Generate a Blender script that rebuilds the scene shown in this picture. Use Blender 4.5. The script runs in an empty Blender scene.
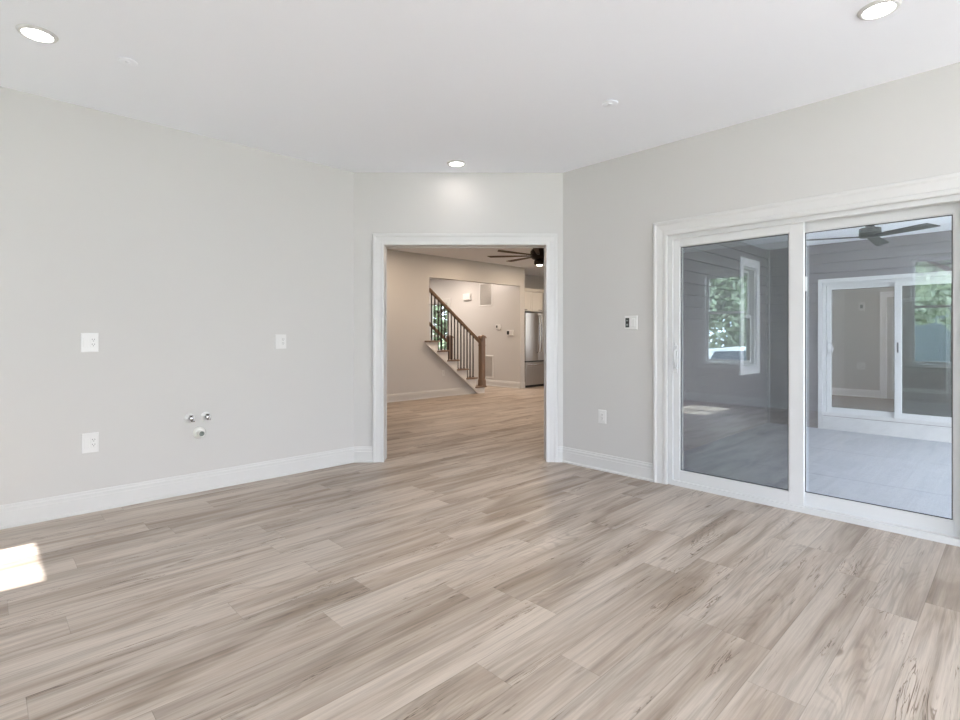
import bpy, math, random
from math import radians as R, sin, cos, pi
from mathutils import Vector, Matrix

random.seed(7)
S = bpy.context.scene
COL = S.collection

# ------------------------------------------------------------------ camera, sky, sun, exposure
FOC, AZ, HORIZON, EYE = 521.4, 46.183, 335.6, 1.196
cam = bpy.data.cameras.new('camera'); cam_o = bpy.data.objects.new('camera', cam); COL.objects.link(cam_o)
cam.sensor_width = 36.0
cam.lens = FOC * 36.0 / 960.0
cam.shift_y = -(360.0 - HORIZON) / 960.0
cam.clip_start = 0.02; cam.clip_end = 300
cam_o.location = (0, 0, EYE)
cam_o.rotation_euler = (R(90), 0, R(AZ - 90))
S.camera = cam_o

w = bpy.data.worlds.new('sky'); S.world = w; w.use_nodes = True
nt = w.node_tree; nt.nodes.clear()
wo = nt.nodes.new('ShaderNodeOutputWorld'); bg = nt.nodes.new('ShaderNodeBackground')
tc = nt.nodes.new('ShaderNodeTexCoord'); nz = nt.nodes.new('ShaderNodeTexNoise')
nz.inputs['Scale'].default_value = 3.0; nz.inputs['Detail'].default_value = 5
cr = nt.nodes.new('ShaderNodeValToRGB')
cr.color_ramp.elements[0].position = 0.35; cr.color_ramp.elements[0].color = (0.58, 0.71, 0.92, 1)
cr.color_ramp.elements[1].position = 0.65; cr.color_ramp.elements[1].color = (0.98, 0.975, 0.965, 1)
nt.links.new(tc.outputs['Generated'], nz.inputs['Vector']); nt.links.new(nz.outputs['Fac'], cr.inputs['Fac'])
nt.links.new(cr.outputs['Color'], bg.inputs['Color']); nt.links.new(bg.outputs['Background'], wo.inputs['Surface'])
bg.inputs['Strength'].default_value = 5.4

sun = bpy.data.lights.new('sun', 'SUN'); sun.energy = 9.5; sun.angle = R(0.6); sun.color = (1.0, 0.985, 0.965)
sun_o = bpy.data.objects.new('sun', sun); COL.objects.link(sun_o)
SUN_EL = 52.0
d = Vector((cos(R(SUN_EL)), 0.0, -sin(R(SUN_EL))))           # travels towards +X and down
sun_o.rotation_euler = d.to_track_quat('-Z', 'Y').to_euler()
sun_o.location = (-20, 3.6, 25)

S.view_settings.view_transform = 'Standard'; S.view_settings.look = 'None'
S.view_settings.gamma = 1.0; S.view_settings.use_curve_mapping = False
S.view_settings.exposure = 0.97
S.cycles.use_denoising = True
S.cycles.max_bounces = 14; S.cycles.diffuse_bounces = 8; S.cycles.glossy_bounces = 6
S.cycles.transparent_max_bounces = 24; S.cycles.sample_clamp_indirect = 8.0
S.cycles.caustics_reflective = False; S.cycles.caustics_refractive = False

def portal(loc, rot, sx, sy):
    l = bpy.data.lights.new('sky_portal', 'AREA'); l.shape = 'RECTANGLE'; l.size = sx; l.size_y = sy
    l.cycles.is_portal = True
    o = bpy.data.objects.new('sky_portal', l); COL.objects.link(o); o.location = loc; o.rotation_euler = rot
    return o

def lamp_area(name, loc, size, power, color, parent=None, spread=180):
    l = bpy.data.lights.new(name, 'AREA'); l.shape = 'DISK'; l.size = size; l.energy = power; l.color = color
    l.spread = R(spread)
    o = bpy.data.objects.new(name, l); COL.objects.link(o); o.location = loc
    if parent: o.parent = parent
    return o

# ------------------------------------------------------------------ materials
def srgb(r, g, b):
    f = lambda c: (c / 12.92 if c <= 0.04045 else ((c + 0.055) / 1.055) ** 2.4)
    return (f(r / 255), f(g / 255), f(b / 255), 1.0)

def mat(name, col, rough=0.5, metal=0.0, spec=0.5, noise=None, bump=None):
    m = bpy.data.materials.new(name); m.use_nodes = True
    n = m.node_tree; b = n.nodes['Principled BSDF']
    b.inputs['Base Color'].default_value = col; b.inputs['Roughness'].default_value = rough
    b.inputs['Metallic'].default_value = metal; b.inputs['Specular IOR Level'].default_value = spec
    t = n.nodes.new('ShaderNodeTexCoord')
    if noise:                                   # (scale vec, amount)
        mp = n.nodes.new('ShaderNodeMapping'); mp.inputs['Scale'].default_value = noise[0]
        ns = n.nodes.new('ShaderNodeTexNoise'); ns.inputs['Scale'].default_value = 1.0; ns.inputs['Detail'].default_value = 5
        n.links.new(t.outputs['Object'], mp.inputs['Vector']); n.links.new(mp.outputs['Vector'], ns.inputs['Vector'])
        r = n.nodes.new('ShaderNodeValToRGB'); a = noise[1]
        r.color_ramp.elements[0].position = 0.3; r.color_ramp.elements[1].position = 0.7
        r.color_ramp.elements[0].color = tuple(c * (1 - a) for c in col[:3]) + (1,)
        r.color_ramp.elements[1].color = tuple(min(1, c * (1 + a)) for c in col[:3]) + (1,)
        n.links.new(ns.outputs['Fac'], r.inputs['Fac']); n.links.new(r.outputs['Color'], b.inputs['Base Color'])
    if bump:                                    # (scale, strength)
        ns2 = n.nodes.new('ShaderNodeTexNoise'); ns2.inputs['Scale'].default_value = bump[0]; ns2.inputs['Detail'].default_value = 3
        bp = n.nodes.new('ShaderNodeBump'); bp.inputs['Strength'].default_value = bump[1]; bp.inputs['Distance'].default_value = 0.002
        n.links.new(t.outputs['Object'], ns2.inputs['Vector']); n.links.new(ns2.outputs['Fac'], bp.inputs['Height'])
        n.links.new(bp.outputs['Normal'], b.inputs['Normal'])
    return m

def emit(name, col, st):
    m = bpy.data.materials.new(name); m.use_nodes = True
    b = m.node_tree.nodes['Principled BSDF']
    b.inputs['Base Color'].default_value = (0.9, 0.9, 0.9, 1)
    b.inputs['Emission Color'].default_value = col; b.inputs['Emission Strength'].default_value = st
    return m

def glass(name, refl=(0.92, 1.0, 0.98), tint=(0.965, 0.965, 0.97), gain=2.0):
    m = bpy.data.materials.new(name); m.use_nodes = True; n = m.node_tree; n.nodes.clear()
    o = n.nodes.new('ShaderNodeOutputMaterial'); mx = n.nodes.new('ShaderNodeMixShader')
    t = n.nodes.new('ShaderNodeBsdfTransparent'); t.inputs['Color'].default_value = (*tint, 1)
    g = n.nodes.new('ShaderNodeBsdfGlossy'); g.inputs['Color'].default_value = (*refl, 1); g.inputs['Roughness'].default_value = 0.0
    f = n.nodes.new('ShaderNodeFresnel'); ge = n.nodes.new('ShaderNodeNewGeometry')
    mi = n.nodes.new('ShaderNodeMapRange'); mi.inputs['To Min'].default_value = 1.5; mi.inputs['To Max'].default_value = 1 / 1.5
    n.links.new(ge.outputs['Backfacing'], mi.inputs['Value']); n.links.new(mi.outputs[0], f.inputs['IOR'])   # a pane reflects alike on both faces
    mm = n.nodes.new('ShaderNodeMath'); mm.operation = 'MULTIPLY'; mm.inputs[1].default_value = gain; mm.use_clamp = True
    n.links.new(f.outputs['Fac'], mm.inputs[0]); n.links.new(mm.outputs[0], mx.inputs['Fac'])
    n.links.new(t.outputs[0], mx.inputs[1]); n.links.new(g.outputs[0], mx.inputs[2]); n.links.new(mx.outputs[0], o.inputs['Surface'])
    return m

def screen_mat(name, open_=0.45, col=(0.03, 0.033, 0.036)):
    m = bpy.data.materials.new(name); m.use_nodes = True; n = m.node_tree; n.nodes.clear()
    o = n.nodes.new('ShaderNodeOutputMaterial'); mx = n.nodes.new('ShaderNodeMixShader')
    t = n.nodes.new('ShaderNodeBsdfTransparent'); df = n.nodes.new('ShaderNodeBsdfDiffuse'); df.inputs['Color'].default_value = (*col, 1)
    mx.inputs['Fac'].default_value = 1 - open_
    n.links.new(t.outputs[0], mx.inputs[1]); n.links.new(df.outputs[0], mx.inputs[2]); n.links.new(mx.outputs[0], o.inputs['Surface'])
    return m

def plank_mat():
    m = bpy.data.materials.new('vinyl_plank'); m.use_nodes = True; n = m.node_tree; L = n.links.new
    b = n.nodes['Principled BSDF']
    def node(t, **k):
        x = n.nodes.new(t)
        for a, v in k.items(): setattr(x, a, v)
        return x
    def math_(op, a, c=None, clamp=False):
        x = node('ShaderNodeMath', operation=op, use_clamp=clamp)
        for i, v in enumerate((a, c)):
            if v is None: continue
            if isinstance(v, (int, float)): x.inputs[i].default_value = v
            else: L(v, x.inputs[i])
        return x.outputs[0]
    uv = node('ShaderNodeUVMap', uv_map='plank'); rn = node('ShaderNodeUVMap', uv_map='rnd')
    su = node('ShaderNodeSeparateXYZ'); sr = node('ShaderNodeSeparateXYZ')
    L(uv.outputs[0], su.inputs[0]); L(rn.outputs[0], sr.inputs[0])
    U, V, r1, r2 = su.outputs[0], su.outputs[1], sr.outputs[0], sr.outputs[1]
    cb = node('ShaderNodeCombineXYZ')
    L(math_('ADD', U, math_('MULTIPLY', r1, 57.0)), cb.inputs[0])
    L(math_('ADD', V, math_('MULTIPLY', r2, 23.0)), cb.inputs[1])
    L(math_('MULTIPLY', r1, 9.0), cb.inputs[2])
    P = cb.outputs[0]
    def noise(sx, sy, det=4, rough=0.55, dist=0.0, off=0.0):
        mp = node('ShaderNodeMapping'); mp.inputs['Scale'].default_value = (sx, sy, 1); mp.inputs['Location'].default_value = (off, off, off)
        L(P, mp.inputs[0]); x = node('ShaderNodeTexNoise'); x.inputs['Scale'].default_value = 1.0
        x.inputs['Detail'].default_value = det; x.inputs['Roughness'].default_value = rough; x.inputs['Distortion'].default_value = dist
        L(mp.outputs[0], x.inputs['Vector']); return x.outputs['Fac']
    def smooth(v, a, c, lo=0.0, hi=1.0):
        x = node('ShaderNodeMapRange', interpolation_type='SMOOTHSTEP'); L(v, x.inputs['Value'])
        x.inputs['From Min'].default_value = a; x.inputs['From Max'].default_value = c
        x.inputs['To Min'].default_value = lo; x.inputs['To Max'].default_value = hi
        return x.outputs[0]
    tone = noise(0.9, 7.5, 3, 0.5, 0.8)
    ramp = node('ShaderNodeValToRGB'); e = ramp.color_ramp.elements
    e[0].position = 0.28; e[0].color = PL_DARK
    e[1].position = 0.60; e[1].color = PL_LIGHT
    em = ramp.color_ramp.elements.new(0.44); em.color = PL_MID
    # per-plank shift of the tone plus the broad figure
    tt = math_('ADD', tone, math_('MULTIPLY', math_('SUBTRACT', r2, 0.5), 0.16))
    L(tt, ramp.inputs['Fac'])
    fiber = smooth(noise(3.5, 120, 4, 0.65), 0.3, 0.7, 0.90, 1.08)
    streak = smooth(noise(1.6, 42, 5, 0.6, 0.6, 3.0), 0.33, 0.55, 0.83, 1.03)
    # cathedral figure: rings of a stretched, wandering field
    fld = noise(0.75, 5.0, 2, 0.45, 0.35, 9.0)
    ring = math_('SINE', math_('MULTIPLY', fld, 150.0))
    rmask = smooth(noise(0.8, 3.0, 1, 0.5, 0.0, 17.0), 0.5, 0.66)
    ringf = math_('SUBTRACT', 1.0, math_('MULTIPLY', math_('MULTIPLY', smooth(ring, 0.2, 1.0), rmask), 0.15))
    # fine dark cracks and knots
    cn = math_('ABSOLUTE', math_('SUBTRACT', noise(1.7, 28, 4, 0.6, 0.8, 31.0), 0.5))
    cmask = smooth(noise(1.7, 9.0, 3, 0.6, 0.0, 41.0), 0.53, 0.63)
    crack = math_('SUBTRACT', 1.0, math_('MULTIPLY', math_('MULTIPLY', smooth(cn, 0.0, 0.022, 1.0, 0.0), cmask), 0.68))
    vo = node('ShaderNodeTexVoronoi'); vo.inputs['Scale'].default_value = 1.0; vo.inputs['Randomness'].default_value = 1.0
    mp = node('ShaderNodeMapping'); mp.inputs['Scale'].default_value = (1.5, 4.6, 1); L(P, mp.inputs[0])
    wob = node('ShaderNodeVectorMath', operation='ADD'); wn = node('ShaderNodeTexNoise'); wn.inputs['Scale'].default_value = 5.4
    L(mp.outputs[0], wn.inputs['Vector']); wsc = node('ShaderNodeVectorMath', operation='SCALE'); wsc.inputs['Scale'].default_value = 0.16
    L(wn.outputs['Color'], wsc.inputs[0]); L(mp.outputs[0], wob.inputs[0]); L(wsc.outputs[0], wob.inputs[1])
    L(wob.outputs[0], vo.inputs['Vector'])
    kn = math_('SUBTRACT', 1.0, smooth(vo.outputs['Distance'], 0.02, 0.085, 0.55, 0.0))
    mul = fiber
    for f_ in (streak, ringf): mul = math_('MULTIPLY', mul, f_)
    pl = smooth(r1, 0.0, 1.0, 0.93, 1.05)
    mul = math_('MULTIPLY', mul, pl)
    # joint lines
    e1 = math_('MINIMUM', V, math_('SUBTRACT', PW, V))
    e2 = math_('MINIMUM', U, math_('SUBTRACT', sr.outputs[2] if False else 9.0, U))
    seam = smooth(e1, 0.0004, 0.0022, 0.72, 1.0)
    seam2 = smooth(U, 0.0004, 0.0030, 0.70, 1.0)
    mul = math_('MULTIPLY', mul, math_('MULTIPLY', seam, seam2))
    vm = node('ShaderNodeVectorMath', operation='SCALE'); L(ramp.outputs['Color'], vm.inputs[0]); L(mul, vm.inputs['Scale'])
    kd = math_('SUBTRACT', 1.0, math_('MULTIPLY', crack, kn))       # dark brown cracks and knots
    kc = node('ShaderNodeCombineXYZ')
    for i, q in enumerate((0.92, 1.0, 1.06)): L(math_('SUBTRACT', 1.0, math_('MULTIPLY', kd, q)), kc.inputs[i])
    vk = node('ShaderNodeVectorMath', operation='MULTIPLY'); L(vm.outputs[0], vk.inputs[0]); L(kc.outputs[0], vk.inputs[1])
    L(vk.outputs[0], b.inputs['Base Color'])
    b.inputs['Roughness'].default_value = 0.42; b.inputs['Specular IOR Level'].default_value = 0.42
    bp = node('ShaderNodeBump'); bp.inputs['Strength'].default_value = 0.12; bp.inputs['Distance'].default_value = 0.001
    L(mul, bp.inputs['Height']); L(bp.outputs[0], b.inputs['Normal'])
    return m

PW = 0.18
PL_DARK = srgb(143, 127, 112); PL_MID = srgb(171, 157, 144); PL_LIGHT = srgb(190, 178, 166)

WALL = mat('grey_paint', srgb(203, 202, 200), 0.75, spec=0.25, bump=(220, 0.05))
BEIGE = mat('greige_paint', srgb(207, 206, 205), 0.75, spec=0.25, bump=(220, 0.05))
CEIL = mat('ceiling_paint', srgb(243, 246, 252), 0.85, spec=0.2, bump=(260, 0.05))
TRIM = mat('white_trim_paint', srgb(210, 210, 209), 0.38, spec=0.4, noise=((6, 6, 6), 0.01))
VINYL = mat('white_vinyl', srgb(213, 214, 214), 0.35, spec=0.45, noise=((5, 5, 5), 0.01))
PLATE = mat('white_plastic', srgb(222, 222, 221), 0.3, spec=0.5, noise=((30, 30, 30), 0.01))
SLOT = mat('dark_slot', srgb(60, 60, 60), 0.6, noise=((60, 60, 60), 0.05))
DARKSLOT = mat('black_plastic', srgb(28, 29, 30), 0.35, noise=((60, 60, 60), 0.08))
CHROME = mat('brushed_chrome', (0.55, 0.55, 0.56, 1), 0.22, 1.0, noise=((80, 80, 80), 0.06))
PVC = mat('white_pvc', srgb(228, 227, 222), 0.35, noise=((25, 25, 25), 0.02))
SIDING = mat('grey_lap_siding', srgb(134, 129, 133), 0.65, spec=0.25, noise=((2.5, 2.5, 60), 0.05), bump=(90, 0.15))
SIDTRIM = mat('grey_corner_post', srgb(168, 167, 170), 0.6, noise=((6, 6, 30), 0.04))
DECK = mat('pale_grey_decking', srgb(172, 177, 186), 0.6, spec=0.3, noise=((70, 4, 30), 0.07), bump=(60, 0.1))
DECKGAP = mat('deck_joint', srgb(70, 72, 76), 0.8, noise=((30, 30, 30), 0.1))
FANBLK = mat('matte_black_metal', srgb(24, 25, 28), 0.45, 0.2, noise=((20, 20, 20), 0.12))
FANWOOD = mat('weathered_fan_blade', srgb(84, 70, 58), 0.6, noise=((4, 60, 40), 0.25))
BRONZE = mat('oil_rubbed_bronze', srgb(48, 38, 32), 0.4, 0.6, noise=((30, 30, 30), 0.15))
OAK = mat('stained_oak', srgb(126, 104, 86), 0.42, noise=((3, 40, 40), 0.22))
OAKV = mat('stained_oak_upright', srgb(132, 110, 92), 0.42, noise=((60, 60, 3), 0.22))
IRON = mat('dark_iron', srgb(52, 42, 38), 0.45, 0.4, noise=((50, 50, 8), 0.15))
STAIRW = mat('white_stair_paint', srgb(245, 243, 240), 0.4, noise=((6, 6, 6), 0.01))
VINYLP = mat('bright_white_vinyl', srgb(248, 248, 250), 0.4, noise=((5, 5, 5), 0.01))
STEEL = mat('stainless_steel', (0.46, 0.42, 0.38, 1), 0.30, 0.85, noise=((90, 90, 2), 0.08))
STEELD = mat('dark_steel', (0.12, 0.11, 0.10, 1), 0.35, 0.8, noise=((90, 90, 2), 0.08))
CABW = mat('white_cabinet_paint', srgb(232, 229, 224), 0.4, noise=((6, 6, 6), 0.01))
GLASS = glass('clear_glass', refl=(.84, .98, 1.0), gain=3.0)
GLASS_F = glass('clear_glass_far', gain=1.6)
GLASS_W = glass('window_glass', gain=1.2)
SCREEN = screen_mat('insect_screen', 0.64)
SCREEN_F = screen_mat('insect_screen_far', 0.42)
LENS = emit('led_lens', (1.0, 0.97, 0.93, 1), 9.0)
LENSW = emit('led_lens_warm', (1.0, 0.86, 0.70, 1), 3.0)
PLANK = plank_mat()
CONC = mat('pale_concrete', srgb(232, 231, 229), 0.85, noise=((3, 3, 3), 0.08), bump=(40, 0.2))
GRASS = mat('lawn', srgb(126, 136, 104), 0.95, noise=((1.5, 1.5, 1.5), 0.3), bump=(60, 0.6))
ASPH = mat('driveway', srgb(208, 207, 204), 0.9, noise=((5, 5, 5), 0.08))
LEAF = mat('foliage', srgb(166, 180, 154), 0.7, noise=((1.2, 1.2, 1.2), 0.4))
LEAF2 = mat('foliage_dark', srgb(138, 156, 128), 0.7, noise=((1.2, 1.2, 1.2), 0.4))
BARK = mat('bark', srgb(88, 74, 62), 0.9, noise=((12, 12, 2), 0.25), bump=(30, 0.5))
CARP = mat('white_car_paint', srgb(232, 236, 238), 0.2, spec=0.6, noise=((3, 3, 3), 0.01))
CARG = mat('car_window', srgb(42, 56, 60), 0.08, spec=0.8, noise=((3, 3, 3), 0.05))
RUBBER = mat('tyre', srgb(30, 30, 30), 0.8, noise=((20, 20, 20), 0.1))
ROOFM = mat('roof_shingle', srgb(98, 96, 98), 0.9, noise=((3, 3, 12), 0.2))
NBR = mat('blue_grey_siding', srgb(150, 160, 168), 0.8, noise=((1, 1, 30), 0.06))
LOUV = mat('grille_louvre', srgb(196, 192, 188), 0.5, noise=((60, 60, 60), 0.03))
SCR = mat('grey_display', srgb(128, 136, 132), 0.3, noise=((60, 60, 60), 0.05))

# ------------------------------------------------------------------ mesh helpers
class MB:
    def __init__(s): s.v = []; s.f = []; s.sm = []
    def add(s, vs, fs, smooth=False):
        o = len(s.v); s.v += [tuple(p) for p in vs]
        s.f += [tuple(i + o for i in f) for f in fs]; s.sm += [smooth] * len(fs)
        return s
    def box(s, x0, y0, z0, x1, y1, z1):
        x0, x1 = sorted((x0, x1)); y0, y1 = sorted((y0, y1)); z0, z1 = sorted((z0, z1))
        vs = [(x0, y0, z0), (x1, y0, z0), (x1, y1, z0), (x0, y1, z0), (x0, y0, z1), (x1, y0, z1), (x1, y1, z1), (x0, y1, z1)]
        return s.add(vs, [(0, 3, 2, 1), (4, 5, 6, 7), (0, 1, 5, 4), (1, 2, 6, 5), (2, 3, 7, 6), (3, 0, 4, 7)])
    def cbox(s, x0, y0, z0, x1, y1, z1, c, axis='y'):
        """box whose far (+axis) face is chamfered by c"""
        a = dict(x=0, y=1, z=2)[axis]
        lo = [x0, y0, z0]; hi = [x1, y1, z1]
        o = [i for i in range(3) if i != a]
        rings = []
        for t, ins in ((lo[a], 0), (hi[a] - c, 0), (hi[a], c)):
            ring = []
            for p, q in ((0, 0), (1, 0), (1, 1), (0, 1)):
                pt = [0, 0, 0]; pt[a] = t
                pt[o[0]] = (lo[o[0]] + ins) if p == 0 else (hi[o[0]] - ins)
                pt[o[1]] = (lo[o[1]] + ins) if q == 0 else (hi[o[1]] - ins)
                ring.append(tuple(pt))
            rings.append(ring)
        return s.loft(rings)
    def loft(s, rings, cap=True, closed=True, smooth=False):
        n = len(rings[0]); vs = [p for r in rings for p in r]; fs = []
        for i in range(len(rings) - 1):
            for j in range(n if closed else n - 1):
                k = (j + 1) % n
                fs.append((i * n + j, i * n + k, (i + 1) * n + k, (i + 1) * n + j))
        s.add(vs, fs, smooth)
        if cap:
            s.add(rings[0], [tuple(reversed(range(n)))]); s.add(rings[-1], [tuple(range(n))])
        return s
    def lathe(s, prof, c=(0, 0, 0), axis='z', n=24, smooth=True):
        """prof: [(radius, height)] turned about an axis through c"""
        rings = []
        for r, h in prof:
            ring = []
            for i in range(n):
                a = 2 * pi * i / n; u, v = r * cos(a), r * sin(a)
                if axis == 'z': p = (c[0] + u, c[1] + v, c[2] + h)
                elif axis == 'y': p = (c[0] + v, c[1] + h, c[2] + u)
                else: p = (c[0] + h, c[1] + u, c[2] + v)
                ring.append(p)
            rings.append(ring)
        return s.loft(rings, smooth=smooth)
    def tube(s, pts, r, n=10, smooth=True):
        pts = [Vector(p) for p in pts]; rings = []
        for i, p in enumerate(pts):
            t = (pts[min(i + 1, len(pts) - 1)] - pts[max(i - 1, 0)]).normalized()
            up = Vector((0, 0, 1)) if abs(t.z) < 0.9 else Vector((1, 0, 0))
            a = t.cross(up).normalized(); b = t.cross(a).normalized()
            rr = r[i] if isinstance(r, (list, tuple)) else r
            rings.append([tuple(p + a * rr * cos(2 * pi * k / n) + b * rr * sin(2 * pi * k / n)) for k in range(n)])
        return s.loft(rings, smooth=smooth)
    def prism(s, poly, lo, hi, axis='y'):
        """2D polygon extruded along an axis; poly in the two other axes in order"""
        def P(a, b, t): return (t, a, b) if axis == 'x' else ((a, t, b) if axis == 'y' else (a, b, t))
        return s.loft([[P(a, b, lo) for a, b in poly], [P(a, b, hi) for a, b in poly]])
    def frame(s, x0, x1, z0, z1, prof, open_bottom=False):
        """mitred frame in the local x/z plane: prof = closed [(outward offset from the opening, height y)]"""
        if open_bottom:
            rings = [[(x0 - d, h, z0) for d, h in prof], [(x0 - d, h, z1 + d) for d, h in prof],
                     [(x1 + d, h, z1 + d) for d, h in prof], [(x1 + d, h, z0) for d, h in prof]]
            return s.loft(rings)
        rings = [[(x0 - d, h, z0 - d) for d, h in prof], [(x0 - d, h, z1 + d) for d, h in prof],
                 [(x1 + d, h, z1 + d) for d, h in prof], [(x1 + d, h, z0 - d) for d, h in prof]]
        rings.append(rings[0])
        return s.loft(rings, cap=False)
    def xf(s, M):
        s.v = [tuple(M @ Vector(p)) for p in s.v]; return s
    def build(s, name, m, parent=None, bevel=0.0, seg=2):
        me = bpy.data.meshes.new(name); me.from_pydata(s.v, [], s.f); me.materials.append(m)
        for p, q in zip(me.polygons, s.sm): p.use_smooth = q
        import bmesh
        bm = bmesh.new(); bm.from_mesh(me); bmesh.ops.recalc_face_normals(bm, faces=bm.faces[:]); bm.to_mesh(me); bm.free()
        o = bpy.data.objects.new(name, me); COL.objects.link(o)
        if parent: o.parent = parent
        if bevel:
            md = o.modifiers.new('bevel', 'BEVEL'); md.width = bevel; md.segments = seg; md.limit_method = 'ANGLE'; md.angle_limit = R(40)
        return o

def tag(o, label=None, cat=None, group=None, kind=None):
    if label: o['label'] = label
    if cat: o['category'] = cat
    if group: o['group'] = group
    if kind: o['kind'] = kind
    return o
def thing(name, label, cat, loc=(0, 0, 0), rz=0.0, group=None, kind=None):
    o = bpy.data.objects.new(name, None); COL.objects.link(o); o.empty_display_size = 0.1
    o.location = loc; o.rotation_euler = (0, 0, R(rz))
    return tag(o, label, cat, group, kind)
def children(o): return [c for c in bpy.data.objects if c.parent == o]
def copy_tree(o, parent=None):
    c = o.copy(); COL.objects.link(c)
    if parent: c.parent = parent
    for ch in children(o): copy_tree(ch, c)
    return c
def struct(name, mb, m, label=None, cat=None, bevel=0.0):
    return tag(mb.build(name, m, None, bevel), label, cat, None, 'structure')

# ------------------------------------------------------------------ layout numbers (metres; x along the left wall, y along the right wall)
YL, XR, H = 4.388, 3.992, 2.74
CLX, CRY = 2.557, 3.023              # ends of the diagonal wall on the left / right wall
DG = (Vector((XR, CRY)) - Vector((CLX, YL))); DLEN = DG.length; DANG = math.degrees(math.atan2(DG.y, DG.x))
XB, YB = -1.40, -4.40                # walls behind the camera
Y2, X2 = 7.86, 8.80                   # living room wall with the stair, hall wall
XS, YS, ZD, ZSC = 9.15, 2.86, -0.20, 2.57   # porch far wall, porch left wall, deck level, porch ceiling
XF = 12.45                           # far room's back wall

# ------------------------------------------------------------------ floor of planks
def plank_floor(name, regions, label):
    rnd = random.Random(11)
    joints = {0: 2.83, 1: 1.918, 2: 2.17, 4: 1.57}
    V, F, UV, RN = [], [], [], []
    k0 = int(math.floor((min(r[1] for r in regions) - 0.305) / PW)) - 1
    k1 = int(math.ceil((max(r[3] for r in regions) - 0.305) / PW)) + 1
    LEN = 1.216
    for k in range(k0, k1):
        ya, yb = 0.305 + PW * k, 0.305 + PW * (k + 1)
        ph = joints.get(k, rnd.uniform(0, LEN))
        xmin = min(r[0] for r in regions); xmax = max(r[2] for r in regions)
        i0 = int(math.floor((xmin - ph) / LEN)) - 1
        i1 = int(math.ceil((xmax - ph) / LEN)) + 1
        for i in range(i0, i1):
            xa = ph + i * LEN; xb = xa + LEN
            q = (rnd.random(), rnd.random())
            for (rx0, ry0, rx1, ry1) in regions:
                ax, bx, ay, by = max(xa, rx0), min(xb, rx1), max(ya, ry0), min(yb, ry1)
                if bx - ax < 1e-4 or by - ay < 1e-4: continue
                o = len(V)
                V += [(ax, ay, 0), (bx, ay, 0), (bx, by, 0), (ax, by, 0)]; F.append((o, o + 1, o + 2, o + 3))
                UV += [(ax - xa, ay - ya), (bx - xa, ay - ya), (bx - xa, by - ya), (ax - xa, by - ya)]; RN += [q] * 4
    # slab below
    me = bpy.data.meshes.new(name); me.from_pydata(V, [], F); me.materials.append(PLANK)
    u1 = me.uv_layers.new(name='plank'); u2 = me.uv_layers.new(name='rnd')
    for l in range(len(me.loops)):
        vi = me.loops[l].vertex_index
        u1.data[l].uv = UV[vi]; u2.data[l].uv = RN[vi]
    o = bpy.data.objects.new(name, me); COL.objects.link(o)
    return tag(o, label, 'floor', None, 'structure')

plank_floor('floor', [(XB, YB, XR + 0.06, 3.0), (XB, 3.0, 12.2, 12.2)], 'pale grey brown wood plank floor of the room and hall')
struct('ground_slab', MB().box(XB - .15, YB - .15, -0.6, XR + .15, 3.0, -0.012).box(XB - .15, 3.0, -0.6, 12.2, 12.2, -0.012), CONC, 'concrete slab under the plank floor', 'slab')

# ------------------------------------------------------------------ walls
def wall_open(x0, x1, z0, z1, y0, y1, holes):
    """wall in local x/z with rectangular holes (xl, xr, zb, zt), thick from y0 to y1"""
    mb = MB(); xs = sorted(set([x0, x1] + [h[0] for h in holes] + [h[1] for h in holes]))
    for a, b in zip(xs, xs[1:]):
        hs = sorted([h for h in holes if h[0] <= a + 1e-6 and h[1] >= b - 1e-6], key=lambda h: h[2])
        z = z0
        for h in hs:
            if h[2] - z > 1e-4: mb.box(a, y0, z, b, y1, h[2])
            z = h[3]
        if z1 - z > 1e-4: mb.box(a, y0, z, b, y1, z1)
    return mb
M_ = lambda loc, rz: Matrix.Translation(loc) @ Matrix.Rotation(R(rz), 4, 'Z')
T = 0.14
struct('wall_left', MB().box(XB, YL, 0, CLX - 0.0, YL + T, H), WALL, 'long plain light grey wall with outlets and pipe stubs', 'wall')
# diagonal wall: local x from left corner to right corner, local y away from the room is +
DM = Matrix.Translation((CLX, YL, 0)) @ Matrix.Rotation(R(DANG), 4, 'Z')
OP_L, OP_R, OP_T = 0.281, 1.823, 2.057         # cased opening along the diagonal wall
dw = wall_open(-0.06, DLEN + 0.06, 0, H, 0, T, [(OP_L - .016, OP_R + .016, 0, OP_T + .016)])
struct('wall_back', dw.xf(DM), WALL, 'angled light grey wall around the wide cased opening', 'wall')
# right wall, local frame of the sliding door (local x = world y)
DY0, DY1, DT = 0.19, 1.986, 2.003
RM = M_((XR, 0, 0), 90)                        # local x -> +Y, local y -> -X (into the room)
struct('wall_right', wall_open(YB, CRY, 0, H, -T, 0, [(DY0, DY1, 0, DT)]).xf(RM), WALL, 'light grey wall holding the sliding glass door', 'wall')
W1 = (3.24, 4.02, 0.70, 2.29); W2 = (0.38, 1.14, 0.76, 2.31)
BM = M_((XB, 0, 0), -90)                       # local x -> -Y, local y -> +X (into the room)
struct('wall_rear', wall_open(-YL, -YB, 0, H, -T, 0, [(-W1[1], -W1[0], W1[2], W1[3]), (-W2[1], -W2[0], W2[2], W2[3]), (0.9, 3.8, 0.25, 2.5)]).xf(BM), WALL, 'light grey wall with two windows mirrored in the sliding door and an unseen added opening', 'wall')  # last hole is an unseen opening added to light the right wall and ceiling
struct('wall_near', wall_open(XB, XR, 0, H, YB - T, YB, [(0.9, 3.85, 0.03, 2.66)]), WALL, 'light grey wall with wide opening added behind the viewer for daylight', 'wall')  # unseen opening, added and sized to flood the room with sky light
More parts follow.
